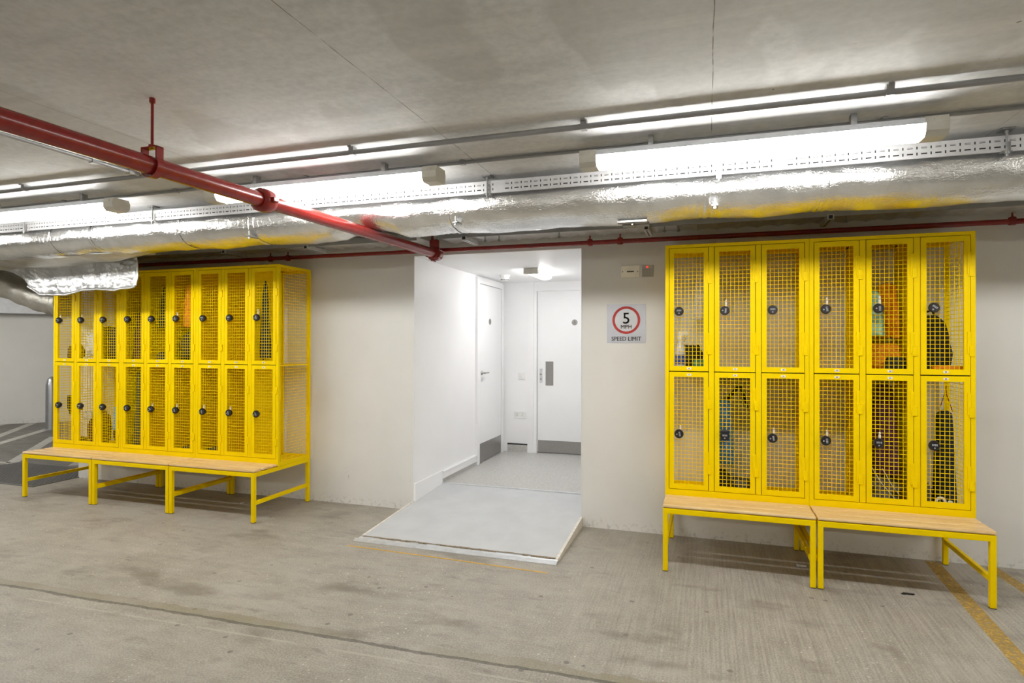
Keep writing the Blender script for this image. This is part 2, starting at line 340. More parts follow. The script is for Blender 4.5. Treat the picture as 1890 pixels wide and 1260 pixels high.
# far side room: a short wall continues behind the front wall and a skewed far wall with a sloping beam
fx, fy = -12.26, 2.68; dx, dy = .7, .714
p0 = (fx-dx*4, fy-dy*4); p1 = (fx+dx*3.6, fy+dy*3.6); nx, ny = -dy*.2, dx*.2
def prism(poly, z0, z1):
    n = len(poly); return MB().add([(x, y, z0) for x, y in poly]+[(x, y, z1) for x, y in poly], [tuple(range(n-1, -1, -1)), tuple(range(n, 2*n))]+[(i, (i+1) % n, n+(i+1) % n, n+i) for i in range(n)])
struct(prism([p0, p1, (p1[0]+nx, p1[1]+ny), (p0[0]+nx, p0[1]+ny)], 0, CZ).build('wall_far', 'wall'))
struct(MB().box(-6.81, XWE, .2, 6, 0, CZ).build('wall_side', 'wall'))
# corridor shell
FZ = .115
struct(MB().box(XD0, -.85, .59, 2.5, .0, FZ).build('floor_corridor', 'vinyl'))
struct(MB().box(XD0+.0005, XD1-.0005, .003, 2.6, ZD-.004, ZD+.05).build('ceiling_corridor', 'white'))
struct(MB().box(XD0-.12, XD0, .2, 2.6, 0, ZD).box(XD0-.001, XD0+.0025, .0, .2, 0, ZD).build('wall_corridor_left', 'white'))
struct(MB().box(XD1, XD1+.12, .2, 2.6, 0, ZD).box(XD1-.0025, XD1+.001, .0, .2, 0, ZD).build('wall_corridor_right', 'white'))
w = MB().box(XD0, -2.155, 2.45, 2.6, 0, ZD).box(-2.155, -2.075, 2.43, 2.6, FZ, ZD).box(-2.075, XD1, 2.45, 2.6, 2.15, ZD).box(-2.075, XD1, 2.52, 2.6, 0, 2.15)
struct(w.build('wall_corridor_end', 'white'))
# skirting: tall board beside the ramp, then a lower one with a coved grey floor edge
struct(MB().box(XD0, XD0+.016, .003, .585, .03, .235).build('baseboard_ramp', 'white'))
struct(MB().box(XD0, XD0+.022, .585, 1.485, .158, .235).box(XD0, XD0+.028, .585, 1.485, .22, .228).build('baseboard_left', 'white'))
struct(MB().box(XD0, XD0+.010, .59, 1.485, FZ, .158).box(XD0+.07, -2.155, 2.437, 2.45, FZ, .205).build('trim_1', 'vinyl'))
struct(MB().box(XD0+.07, -2.155, 2.437, 2.449, .205, .222).build('gap_shade', 'darkgap'))  # dark strip painted in for the shaded gap above the coved edge
struct(MB().box(XD0, XD1, .575, .60, FZ-.004, FZ+.006).build('trim_3', 'alu'))

# doors of the corridor
d = struct(empty('door_1', (XD0, 1.57, FZ)))
MB().box(-.001, .018, .0, .76, .01, 2.055).build('door_leaf', 'whitedoor', d)
MB().box(0, .03, -.08, -.008, 0, 2.063).box(0, .03, .768, .83, 0, 2.063).box(0, .03, -.08, .83, 2.063, 2.13).build('door_frame', 'white', d)
MB().box(.018, .0205, .01, .755, .008, .225).build('kick_plate', 'steel', d)
hn = MB().lathe((.018, .075, 1.035), (1, 0, 0), [(0, .024), (.008, .024), (.01, .01), (.05, .01)], 20).tube([(.062, .075, 1.035), (.064, .11, 1.036), (.064, .19, 1.035)], .009, 10); hn.build('door_handle', 'steel', d)
MB().lathe((.018, .075, .955), (1, 0, 0), [(0, .022), (.006, .022)], 20).build('turn_plate', 'alu', d)
def wc_sign(y, par, flip):
    mb = MB()
    def pt(a, bb, o_): return (o_, a, bb) if flip else (a, -o_, bb)
    ring = lambda r, o0, o1, mi, ca=(0, 0), n=28: mb.add([pt(ca[0]+r*math.cos(2*PI*k/n), ca[1]+r*math.sin(2*PI*k/n), o_) for o_ in (o0, o1) for k in range(n)], [tuple(range(n)), tuple(range(n, 2*n))]+[(k, (k+1) % n, n+(k+1) % n, n+k) for k in range(n)], mi)
    ring(.037, 0, .003, 0)
    ring(.0055, .003, .0042, 1, (-.002, .019), 12)
    ring(.0155, .003, .0040, 1, (.0, -.010), 20); ring(.009, .0040, .0046, 0, (.0, -.010), 16)
    mb.add([pt(a, bb, .0048) for a, bb in ((-.005, .013), (.003, .013), (.003, -.004), (-.005, -.004))], [(0, 1, 2, 3)], 1)
    return mb.build('door_sign', ['steel', 'ink'], par)
s1 = wc_sign(0, d, True); s1.location = (.0185, .35, 1.635)
d = struct(empty('door_2', (-2.035, 2.475, FZ)))
MB().box(0, .926, 0, .04, .01, 2.035).build('door_leaf', 'whitedoor', d)
MB().box(-.04, -.006, -.03, .04, 0, 2.041).box(-.04, .97, -.03, .04, 2.041, 2.085).build('door_frame', 'white', d)
MB().box(.008, .92, -.003, 0, .012, .16).build('kick_plate', 'steel', d)
MB().box(.105, .205, -.004, 0, .85, 1.15).build('push_plate', 'steel', d)
l = MB().bbox(.03, .065, -.012, 0, .885, 1.06, .003).build('lock_plate', 'alu', d)
MB().lathe((.048, -.012, .99), (0, -1, 0), [(0, .012), (.02, .012)], 16).lathe((.048, -.012, .93), (0, -1, 0), [(0, .01), (.012, .01)], 16).build('turn_knob', 'steel', l)
s2 = wc_sign(0, d, False); s2.location = (.475, 0, 1.638)

# ------------------------------------------------------------------ ramp
rp = empty('access_ramp', (XD0, 0, 0), label='grey painted ramp up to the doorway with metal front plate', cat='ramp')
RZ = lambda y: .022+(y+.86)*(.113-.022)/(.585+.86)
y0, y1 = -.845, .585
xa, xb = .004, XD1-XD0-.004     # inside doorway
xo0, xo1 = -.012, XD1-XD0+.012
def slab(xl, xr, ya, yb, za, zb, zb0=0.0, lift=0): return [(xl, ya, zb0), (xr, ya, zb0), (xr, yb, zb0), (xl, yb, zb0), (xl, ya, za+lift), (xr, ya, za+lift), (xr, yb, zb+lift), (xl, yb, zb+lift)]
BF = [(0, 3, 2, 1), (4, 5, 6, 7), (0, 1, 5, 4), (1, 2, 6, 5), (2, 3, 7, 6), (3, 0, 4, 7)]
MB().add(slab(xo0+.02, xo1-.02, y0, -.004, RZ(y0), RZ(0)), BF).add(slab(xa, xb, -.004, y1, RZ(0), RZ(y1)), BF).build('ramp_deck', 'rampgrey', rp)
MB().add(slab(xo0, xo0+.019, y0+.02, -.004, RZ(y0)-.003, RZ(0), lift=.004), BF).build('edge_board', 'boardpaint', rp)
MB().add(slab(xo1-.019, xo1, y0, -.004, RZ(y0)-.003, RZ(0), lift=.004), BF).build('edge_board', 'boardpaint', rp)
MB().add(slab(xo0-.025, xo1+.0, -.905, -.868, .004, .017), BF).add(slab(xo0-.0, xo1+.0, -.868, -.838, .017, .021), BF).build('metal_strip', 'alu', rp)
mb = MB(); random.seed(3)
xx = xo0+.02
while xx < xo1-.02:
    wq = random.uniform(.02, .08); q = random.uniform(.004, .017); mb.box(xx, min(xx+wq, xo1-.02), -.842-random.uniform(0, .006), -.832+q*.6, .014, .0245); xx += wq
mb.build('worn_edge', 'rustpaint', rp)

# ------------------------------------------------------------------ lamps
def batten(x0, length, y, zt, label, mat='tube', group='tubular battens on the car park ceiling'):
    o = empty('ceiling_light', (x0, y, CZ), label=label, cat='light', group=group)
    Lh = length; zb = zt-CZ
    prof = [(-.055, 0), (.055, 0), (.060, -.028), (.046, -.080), (-.046, -.080), (-.060, -.028)]
    def ext(mb, pr, xa, xb, mi=0):
        n = len(pr); mb.add([(xa, a, zb+c) for a, c in pr]+[(xb, a, zb+c) for a, c in pr], [tuple(range(n)), tuple(range(2*n-1, n-1, -1))]+[(i, n+i, n+(i+1) % n, (i+1) % n) for i in range(n)], mi)
    body = MB(); ext(body, [(-.050, 0), (.050, 0), (.061, -.028), (-.061, -.028)], .07, Lh-.07)
    body.build('lamp_body', 'lampbody', o)
    dif = MB(); ext(dif, [(-.0590, -.0285), (.0590, -.0285), (.057, -.052), (.042, -.078), (-.042, -.078), (-.057, -.052)], .075, Lh-.075); dif.build('diffuser', mat, o)
    for xa, xb in ((0, .085), (Lh-.085, Lh)):
        mb = MB(); ext(mb, [(-.054, .002), (.054, .002), (.065, -.026), (.062, -.060), (.042, -.081), (-.042, -.081), (-.062, -.060), (-.065, -.026)], xa, xb); mb.box(xa+.03, xa+.055, -.066, -.055, zb-.03, zb-.01).build('end_cap', 'cap', o)
    for q in (.22, .78): MB().box(Lh*q-.012, Lh*q+.012, -.02, .02, zb, -.0005).build('mounting_block', 'bracket', o)
    return o
LY, LZT = -1.82, 2.446
batten(1.78, 1.57, LY, LZT, 'batten light out of view farther right along the same row')
batten(-.607, 1.57, LY, LZT, 'lit batten light right of the red pipe, above the right yellow lockers')
batten(-2.97, 1.58, LY, LZT, 'lit batten light crossed in front by the red pipe')
batten(-5.30, 1.57, LY, LZT, 'lit batten light at the left edge, above the torn foil duct')
for i, x in enumerate((-7.5, -9.8, -12.1)): batten(x, 1.55, LY, LZT, 'batten light out of view farther left along the same row')
for i, x in enumerate((-10.0, -6.6, -3.2, .2, 3.2)): batten(x, 1.55, -7.3, LZT, 'batten light of the row behind the photographer', 'reartube')
batten(-11.5, 1.55, .9, LZT, 'added batten light out of view over the hatched bay', 'reartube')  # unseen lamp, added to light the far left area

# corridor lamp, detector
o = empty('corridor_light', (-1.72, 1.06, ZD-.004), label='lit bulkhead light on the white corridor ceiling', cat='light')
MB().bbox(-.075, .075, 0, .07, -.06, -.001, .006).build('end_cap', 'cap', o)
def pill(u, v):
    t = 2*PI*u; yy = .07+v*.62; e = 1.0 if v < .82 else math.sqrt(max(0, 1-((v-.82)/.18)**2)); return (math.cos(t)*.075*max(e, .02), yy, -.034+math.sin(t)*.028*max(e, .05))
MB().grid(pill, 20, 16, closed_u=True).build('diffuser', 'halltube', o)
o = empty('smoke_detector', (-2.18, 1.61, ZD-.004), label='white round smoke detector on the corridor ceiling', cat='detector')
MB().lathe((0, 0, -.001), (0, 0, -1), [(0, .058), (.012, .058), (.014, .05), (.04, .048), (.058, .034), (.06, .0)], 28).build('detector_body', 'plastic', o)
mb = MB()
for k in range(14):
    t = 2*PI*k/14; mb.box(math.cos(t)*.042-.004, math.cos(t)*.042+.004, math.sin(t)*.042-.004, math.sin(t)*.042+.004, -.0545, -.049)
mb.build('vent_slots', 'darkgap', o)
o = empty('light_switch', (-2.235, 2.449, 1.08), label='square white switch on the corridor end wall, above the double socket', cat='switch')
MB().bbox(-.043, .043, -.010, .001, -.043, .043, .003).build('switch_plate', 'plastic', o); MB().bbox(-.011, .011, -.015, -.009, -.02, .02, .002).build('rocker', 'plastic', o)
o = empty('wall_socket', (-2.26, 2.449, .585), label='double white socket low on the corridor end wall', cat='socket')
MB().bbox(-.075, .075, -.010, .001, -.043, .043, .003).build('socket_plate', 'plastic', o)
mb = MB()
for x in (-.036, .036):
    mb.box(x-.003, x+.003, -.0108, -.0095, .004, .014).box(x-.015, x-.007, -.0108, -.0095, -.014, -.009).box(x+.007, x+.015, -.0108, -.0095, -.014, -.009)
mb.build('pin_holes', 'darkgap', o)
mb = MB()
for x in (-.062, .062): mb.bbox(x-.006, x+.006, -.014, -.009, .012, .028, .001)
mb.build('rocker', 'plastic', o)

# ------------------------------------------------------------------ wall plates and sign
o = empty('speed_limit_sign', (-.612, 0, 1.647), label='square silver 5 MPH speed limit sign with red ring', cat='sign')
MB().box(-.153, .153, -.004, -.0005, -.155, .155).build('sign_plate', 'signw', o)
def disc(mb, r0, r1, cx, cz, y, mi=0, n=64):
    vs = []
    for k in range(n):
        c_, s_ = math.cos(2*PI*k/n), math.sin(2*PI*k/n); vs += [(cx+r0*c_, y, cz+r0*s_), (cx+r1*c_, y, cz+r1*s_)]
    mb.add(vs, [(2*k, 2*k+1, (2*k+3) % (2*n), (2*k+2) % (2*n)) for k in range(n)], mi)
mb = MB(); disc(mb, .001, .094, 0, .028, -.0043); mb.build('ring_centre', 'signin', o)
mb = MB(); disc(mb, .090, .110, 0, .028, -.0046); mb.build('red_ring', 'signred', o)
mb = MB(); text_mb(mb, '5', .125, -.001, .038, -.0048, ext=.0003); text_mb(mb, '5', .125, .001, .038, -.0048, ext=.0003); mb.build('number_five', 'ink', o)
mb = MB(); [text_mb(mb, 'MPH', .045, q_, -.026+q2, -.0048, ext=.0003, off=0) for q_, q2 in ((-.0006, 0), (.0006, 0), (0, .0006), (0, -.0006))]; mb.build('mph_text', 'ink', o)
mb = MB(); [text_mb(mb, 'SPEED LIMIT', .047, q_, -.122+q2, -.0046, ext=.0003, sx=.93, off=0) for q_, q2 in ((-.0006, 0), (.0006, 0), (0, .0006), (0, -.0006))]; mb.build('speed_limit_text', 'ink', o)
o = empty('blank_wall_plate', (-.580, 0, 2.060), label='cream wall plate with black slot, left of the grille plate', cat='wall plate')
MB().bbox(-.073, .073, -.012, -.0005, -.047, .047, .002).build('plate', 'cream', o)
MB().box(-.026, .028, -.0128, -.0115, -.004, .004).box(-.063, -.056, -.0128, -.0115, -.003, .003).box(.056, .063, -.0128, -.0115, -.003, .003).build('slot', 'darkgap', o)
o = empty('alarm_grille', (-.444, 0, 2.060), label='small grey grille plate with a red light beside the cream plate', cat='alarm')
MB().bbox(-.044, .044, -.012, -.0005, -.046, .046, .002).build('plate', 'grille', o)
mb = MB().lathe((-.004, -.012, .032), (0, -1, 0), [(0, .008), (.004, .007), (.006, .003)], 14); mb.build('indicator_light', 'led', o)
mb = MB()
for i in range(7):
    for j in range(5): mb.box(-.036+i*.012-.002, -.036+i*.012+.002, -.0126, -.0115, -.036+j*.012-.002, -.036+j*.012+.002)
mb.build('grille_holes', 'darkgap', o)

# ------------------------------------------------------------------ lockers
LW, LH, LD, LZ, LYF = .915, 1.763, .445, .4126, -.494
DW, OUT, POST = .266, .0255, .033
def colx(c): return OUT+c*(DW+POST)
Z_MID = .882
def mesh_panel(mb, o, u, v, lu, lv, t=.0036, p=.0262):
    o = Vector(o); u = Vector(u); v = Vector(v); nrm = u.cross(v).normalized()*.0017
    nu = round(lu/p); nv = round(lv/p)
    for i in range(nu+1): a = o+u*(lu*i/nu)+nrm; mb.wire(a, a+v*lv, t)
    for j in range(nv+1): a = o+v*(lv*j/nv)-nrm; mb.wire(a, a+u*lu, t)
def door_parts(parent, c, tier):
    x0 = colx(c)+.0040; x1 = colx(c)+DW-.0040
    z0, z1 = (.067, Z_MID-.0035) if tier == 'L' else (Z_MID+.0035, LH-.0255)
    st = .031; sb = .034
    mb = MB(); yf, yb = -.001, .018
    mb.box(x0, x0+st, yf, yb, z0, z1).box(x1-st, x1, yf, yb, z0, z1).box(x0+st, x1-st, yf, yb, z0, z0+sb).box(x0+st, x1-st, yf, yb, z1-sb, z1)
    dr = mb.build('door', 'yellow', parent)
    mb = MB(); mesh_panel(mb, (x0+st-.004, .010, z0+sb-.004), (1, 0, 0), (0, 0, 1), x1-x0-2*st+.008, z1-z0-2*sb+.008); mb.build('wire_mesh', 'wire', dr)
    for zh in (z1-.175, z0+.19):
        MB().bbox(x1-.016, x1+.003, -.006, yf, zh-.06, zh+.075, .0015).bbox(x1-.006, x1+.020, -.0085, yf, zh-.075, zh-.012, .0015).build('hinge', 'yellow', dr)
    zl = z1-.018 if tier == 'L' else z0+.018
    mb = MB().bbox(x0+.118, x0+.146, yf-.0015, yf, zl-.0075, zl+.0075, .0007); mb.box(x0+.127, x0+.131, yf-.0019, yf-.001, zl-.004, zl+.004, 1).box(x0+.133, x0+.137, yf-.0019, yf-.001, zl-.004, zl+.004, 1)
    mb.build('number_label', ['label', 'ink'], dr)
    return dr, x0, z0, z1
def lock(parent, x0, z0, z1, tier, rot, tagh, square=False):
    cx = x0+st0+.034; cz = (z0+z1)/2 + (-.012 if tier == 'U' else -.022)
    mb = MB(); mb.lathe((0, 0, 0), (0, -1, 0), [(-.012, .02), (.0, .02), (.0, .0285), (.012, .0315), (.022, .030), (.026, .026)], 28, 0)
    if square: mb.bbox(-.027, .027, -.027, .0, -.03, .04, .006)
    for k in range(4): mb.bbox(-.0145+k*.008, -.009+k*.008, -.0285, -.025, -.001, .011, .001, 1)
    mb.lathe((0, -.025, -.014), (0, -1, 0), [(0, .0052), (.004, .0045)], 12, 1)
    q = Matrix.Rotation(rot, 4, 'Y'); mb.v = [tuple(q @ Vector(p) + Vector((cx, -.002, cz))) for p in mb.v]
    lk = mb.build('combination_lock', ['black', 'dial'], parent)
    if tagh:
        MB().bbox(cx+.003, cx+.015, -.008, .004, cz+.028, cz+.028+tagh*.6, .002).bbox(cx+.004, cx+.014, -.010, .002, cz+.03+tagh*.62, cz+.028+tagh, .003).build('hasp', 'tag', lk)
st0 = .031
def locker_unit(x, locks, label, group, solid=True, open_l=False, open_r=False):
    u = empty('mesh_locker', (x, LYF, LZ), label=label, cat='locker', group=group)
    e = .0008
    mb = MB()     # face frame
    mb.box(e, OUT, 0, .025, 0, LH).box(LW-OUT, LW-e, 0, .025, 0, LH)
    for c in (1, 2): mb.box(colx(c)-POST, colx(c), 0, .02, .066, LH-.024)
    mb.box(OUT, LW-OUT, 0, .025, 0, .063).box(OUT, LW-OUT, .020, .025, Z_MID-.02, Z_MID+.012, 1).box(OUT, LW-OUT, 0, .025, LH-.0215, LH)  # middle dark strip puts the shade between door tiers into the colour
    for xx in (e, LW-.025): mb.box(xx, xx+.025-e, LD-.025, LD, 0, LH).box(xx, xx+.02, .025, LD-.025, 0, .035).box(xx, xx+.02, .025, LD-.025, LH-.022, LH)
    mb.box(.025, LW-.025, LD-.02, LD, 0, .03).box(.025, LW-.025, LD-.02, LD, LH-.03, LH)
    for c in range(3):
        xa_, xb_ = colx(c), colx(c)+DW
        mb.box(xa_-.001, xa_+.010, .019, .024, .06, LH-.02, 1).box(xb_-.010, xb_+.001, .019, .024, .06, LH-.02, 1).box(xa_, xb_, .019, .024, .060, .075, 1).box(xa_, xb_, .019, .024, LH-.034, LH-.018, 1)  # dark strips behind the door edges, shade of the gaps as colour
    mb.build('locker_frame', ['yellow', 'darkgap'], u)
    for xx in (.012, LW-.012):
        mb = MB(); op = open_l if xx < .1 else open_r
        if op: mesh_panel(mb, (xx, .022, .03), (0, 1, 0), (0, 0, 1), LD-.044, LH-.05); mb.build('side_mesh', 'wire', u)
        else: mb.box(xx-.0012, xx+.0012, .024, LD-.025, .034, LH-.022); mb.build('side_panel', 'yellow', u)
    for c in (1, 2):
        mb = MB(); xx = colx(c)-POST/2; (mb.box(xx-.0012, xx+.0012, .022, LD-.01, .01, LH-.02) if solid else mesh_panel(mb, (xx, .022, .01), (0, 1, 0), (0, 0, 1), LD-.03, LH-.03, .0042)); mb.box(xx-.008, xx+.008, LD-.02, LD, 0, LH); mb.build('partition', 'yellow' if solid else 'wire', u)
    for z in (.012, Z_MID-.004): MB().box(.014, LW-.014, .022, LD-.003, z-.003, z+.003).box(.014, LW-.014, .020, .024, z-.012, z+.003).build('shelf', 'yellow', u)
    MB().box(.014, LW-.014, .022, LD-.003, LH-.006, LH-.001).build('top_panel', 'yellow', u)
    for c in range(3):
        for tier in 'LU':
            dr, x0, z0, z1 = door_parts(u, c, tier)
            lk = locks.get((c, tier))
            if lk: lock(dr, x0, z0, z1, tier, R(lk[0]), lk[1], len(lk) > 2)
    return u
XL, XR = -3.5452, -.2793
nests = [
 (XL-3*LW, {(0, 'U'): (20, .03), (1, 'U'): (60, .03), (2, 'U'): (0, 0), (0, 'L'): (20, 0), (1, 'L'): (5, 0), (2, 'L'): (10, 0)}, 'leftmost mesh locker unit of the left bank, top corner hidden by hanging foil', 'L'),
 (XL-2*LW, {(0, 'U'): (-80, 0), (1, 'U'): (0, 0), (2, 'U'): (80, .03), (0, 'L'): (90, 0), (1, 'L'): (30, .03), (2, 'L'): (60, .03)}, 'middle mesh locker unit of the left bank, orange garment behind its right door', 'L'),
 (XL-1*LW, {(0, 'U'): (0, 0), (1, 'U'): (0, 0), (2, 'U'): (75, .045), (0, 'L'): (80, .035), (1, 'L'): (80, .03), (2, 'L'): (60, .0)}, 'rightmost mesh locker unit of the left bank, its mesh side facing the doorway', 'L'),
 (XR, {(0, 'U'): (0, 0), (1, 'U'): (95, .048), (2, 'U'): (0, 0), (0, 'L'): (80, .03), (1, 'L'): (0, 0, 1), (2, 'L'): (80, .04)}, 'yellow mesh locker unit right beside the speed limit sign', 'R'),
 (XR+LW, {(0, 'U'): (80, .048), (1, 'U'): (90, .05), (2, 'U'): (35, 0), (0, 'L'): (85, .04), (1, 'L'): (0, .04), (2, 'L'): (0, 0)}, 'rightmost yellow mesh locker unit, backpack and orange jacket behind its doors', 'R')]
for x, lk, lab, g in nests: locker_unit(x, lk, lab, 'yellow mesh lockers on the left bank' if g == 'L' else 'yellow mesh lockers on the right bank', x > XL-2.5*LW, x in (nests[0][0], nests[3][0]), x in (nests[2][0], nests[4][0]))

# ------------------------------------------------------------------ bench stands
BD = .781
def bench(x, label, group, w_=LW):
    o = empty('locker_bench', (x, 0, 0), label=label, cat='bench', group=group)
    a, b_ = .005, w_-.005; t = .031; zt = .4121; yb = -.045
    legs = [(a, -BD), (b_-t, -BD), (a, yb-t), (b_-t, yb-t)]
    for lx, ly in legs:
        MB().bbox(lx, lx+t, ly, ly+t, .004, zt-.033, .003).box(lx+.001, lx+t-.001, ly+.001, ly+t-.001, 0, .006, 1).build('leg', ['yellow', 'black'], o)
    MB().bbox(a, b_, -BD, -BD+t, zt-.035, zt, .003).bbox(a, b_, yb-t, yb, zt-.035, zt, .003).bbox(a, a+t, -BD+t, yb-t, zt-.035, zt, .002).bbox(b_-t, b_, -BD+t, yb-t, zt-.035, zt, .002).bbox(a+t, b_-t, LYF+.01, LYF+.04, zt-.035, zt, .002).build('bench_frame', 'yellow', o)
    for lx in (a, b_-t): MB().bbox(lx+.003, lx+t-.003, -BD+t, yb-t, .145, .175, .002).build('stretcher', 'yellow', o)
    ws = .0838; g = .0160; yy = -BD-.002
    for k in range(3):
        MB().bbox(a-.001, b_+.001, yy, yy+ws, zt+.004, zt+.0245, .007).build('slat', 'wood', o); yy += ws+g
    return o
for k, (x, lab, g) in enumerate([(XL-3*LW, 'leftmost locker bench, its open end toward the hatched floor bay', 'L'), (XL-2*LW, 'middle locker bench of the three under the left lockers', 'L'), (XL-LW, 'right locker bench of the three under the left lockers', 'L'),
               (XR, 'left locker bench under the lockers beside the speed sign', 'R'), (XR+LW, 'rightmost locker bench, standing near the yellow floor line', 'R')]):
    bench(x, lab, 'slatted benches under the left lockers' if g == 'L' else 'slatted benches under the right lockers')

# ------------------------------------------------------------------ things in the lockers
def soft(name, mat, c, size, label, cat, seed=0, amp=.18, fr=2.2, parts=None, flat=True, group=None):
    bm = bmesh.new(); bmesh.ops.create_icosphere(bm, subdivisions=4, radius=1)
    for v in bm.verts:
        p = v.co.copy(); e = .62
        p = Vector([math.copysign(abs(q)**e, q) for q in p]); p = p.normalized()*min(p.length, 1.25)
        k = 1+amp*(noise.noise(p*fr+Vector((seed*3.1, 0, 0)))*1.4+.6*abs(noise.noise(p*fr*2.6+Vector((0, seed*2.7, 0)))))
        p *= k; p = Vector([max(-1, min(1, q*.9)) for q in p])
        v.co = Vector((p.x*size[0]/2, p.y*size[1]/2, (p.z+1)*size[2]/2))
    o = MB().bm(bm, 0, True).build(name, mat, None, c); return tag(o, label, cat, group)
def hang(name, mat, c, w0, w1, d0, d1, h, label, cat, seed=0, fold=.16, group=None):
    # hanging cloth: c is the top centre
    def f(u, v):
        t = 2*PI*u; ww = w0+(w1-w0)*v**.6; dd = d0+(d1-d0)*v**.6
        k = 1+fold*v**.4*math.sin(t*5+seed+v*2)+fold*.6*noise.noise(Vector((math.cos(t)*1.5, math.sin(t)*1.5+seed, v*4)))
        e = .35 if v < .03 else 1
        z = -h*v - (.03*noise.noise(Vector((math.cos(t)*2, seed, math.sin(t)*2))) if v > .9 else 0)
        return (math.cos(t)*ww/2*k*e, math.sin(t)*dd/2*k*e, z)
    mb = MB(); mb.grid(f, 40, 26, closed_u=True)
    mb.add([f(i/40, 0) for i in range(40)], [tuple(range(40))]); mb.add([f(i/40, 1) for i in range(40)], [tuple(range(39, -1, -1))])
    return tag(mb.build(name, mat, None, c), label, cat, group)
UZ = LZ+Z_MID+.001; BZ = LZ+.0155
YM = -.27
CX = lambda n, c: nests[n][0]+colx(c)+DW/2
# right bank, first unit
o = empty('spray_bottle', (CX(3, 0)-.062, -.36, UZ), label='clear trigger spray bottle with blue trim in the locker beside the speed sign', cat='bottle')
MB().lathe((0, 0, 0), (0, 0, 1), [(0, .034), (.01, .038), (.12, .037), (.17, .030), (.205, .014), (.225, .013)], 24).build('bottle_body', 'clear', o)
MB().lathe((0, 0, .222), (0, 0, 1), [(0, .016), (.03, .015)], 18).bbox(-.015, .05, -.012, .012, .25, .278, .004).build('spray_head', 'plastic', o)
MB().tube([(.03, 0, .25), (.034, 0, .225), (.028, 0, .205)], .005, 8).build('trigger', 'bluecap', o)
MB().lathe((0, 0, .045), (0, 0, 1), [(0, .0385), (.07, .0385)], 24).build('bottle_label', 'bluecap', o)
soft('cool_bag', 'cblack', (CX(3, 0)+.008, -.25, UZ), (.17, .15, .185), 'black bag behind the spray bottle', 'bag', 1)
soft('food_packet', 'cgreen', (CX(3, 0)+.068, -.395, UZ), (.09, .05, .085), 'green and white packet at the foot of the spray bottle locker', 'packet', 2, .1)
soft('tissue_pack', 'cwhite', (CX(3, 0)+.040, -.445, UZ), (.13, .035, .035), 'small white pack lying in front of the green packet', 'packet', 5, .1)
hang('white_cloth', 'cwhite', (CX(3, 0)+.085, -.16, UZ+.79), .05, .11, .03, .08, .42, 'white cloth hanging inside the locker beside the speed sign', 'cloth', 2)
# first unit, lower middle door
hang('blue_towel', 'cblue', (CX(3, 1)-.065, -.27, BZ+.67), .075, .12, .05, .09, .47, 'blue towel hanging in the lower locker under the orange-tagged door', 'towel', 1)['label'] = 'blue towel hanging behind a lower door of the unit beside the sign'
o = MB().tube([(-.065, -.0, .64), (-.03, 0, .67), (.03, 0, .745), (.05, 0, .75), (.075, 0, .68), (.10, 0, .60)], [.008, .014, .012, .012, .010, .007], 10).build('bag_strap', 'cblack', None, (CX(3, 1), -.22, BZ)); tag(o, 'black strap hooked across above the blue towel', 'strap')
soft('black_boot', 'cblack', (CX(3, 1)-.07, -.30, BZ), (.10, .22, .16), 'black boot under the blue towel', 'boot', 3)
soft('grey_bundle', 'cgrey', (CX(3, 1)+.055, -.25, BZ), (.13, .2, .10), 'grey bundle of cloth beside the black boot', 'cloth', 4, .3, 4)
# second unit
soft('orange_jacket', 'corange', (CX(4, 1)+.0, -.28, UZ), (.235, .20, .20), 'crumpled orange jacket piled under the green bag', 'jacket', 6, .3, 3)
hang('orange_coat', 'corange', (CX(4, 1)+.055, -.22, UZ+.60), .09, .14, .06, .12, .36, 'orange coat hanging above the crumpled orange jacket', 'coat', 3)
o = hang('carrier_bag', 'cteal', (CX(4, 1)-.055, -.35, UZ+.54), .05, .135, .04, .10, .29, 'pale green carrier bag hanging beside the orange coat', 'bag', 5)
soft('bicycle_helmet', 'cblack', (CX(4, 1)+.05, -.43, UZ), (.13, .06, .115), 'black speckled bag in front of the orange jacket', 'bag', 7).name = 'small_bag'
o = empty('backpack', (CX(5-1, 2)+.0, -.27, UZ), label='tall black backpack standing behind the top right locker door', cat='backpack')
bm = bmesh.new(); bmesh.ops.create_icosphere(bm, subdivisions=4, radius=1)
for v in bm.verts:
    p = Vector([math.copysign(abs(q)**.6, q) for q in v.co]); t = (p.z+1)/2; k = 1+.08*noise.noise(p*3)
    v.co = Vector((p.x*.105*k*(1-.38*max(0, t-.35)) + (-.02*t), p.y*.09*k, (p.z+1)*.19))
MB().bm(bm, 0, True).build('pack_body', 'cblack', o)
MB().tube([(-.05, -.0, .36), (-.04, 0, .40), (.0, 0, .41), (.02, 0, .36)], .008, 8).build('carry_loop', 'cblack', o)
MB().bbox(-.075, .05, -.115, -.08, .03, .15, .015).build('front_pocket', 'cblack', o)
MB().bbox(-.10, -.07, -.105, -.04, .16, .30, .012).build('pale_patch', 'cwhite', o)
soft('orange_vest', 'corange', (CX(4, 2)+.035, -.43, UZ), (.18, .05, .06), 'orange vest stuffed below the black backpack', 'vest', 8, .3, 3)
hang('purple_coat', 'cpurple', (CX(4, 1)+.03, -.24, BZ+.80), .08, .19, .06, .16, .60, 'dark purple coat hanging behind a lower door, right unit', 'coat', 4)
o = empty('kit_bag', (CX(4, 1), -.29, BZ), label='grey and black kit bag with white cords under the purple coat', cat='bag')
x_ = soft('bag_body', 'cgrey', (0, 0, 0), (.22, .24, .19), None, None, 9, .3, 3); x_.parent = o
MB().tube([(-.09, -.125, .28), (-.03, -.13, .17), (.05, -.12, .07), (.09, -.11, .03)], .003, 8).tube([(-.02, -.12, .26), (.03, -.13, .16), (.08, -.12, .09)], .0025, 8).build('cord', 'cwhite', o)
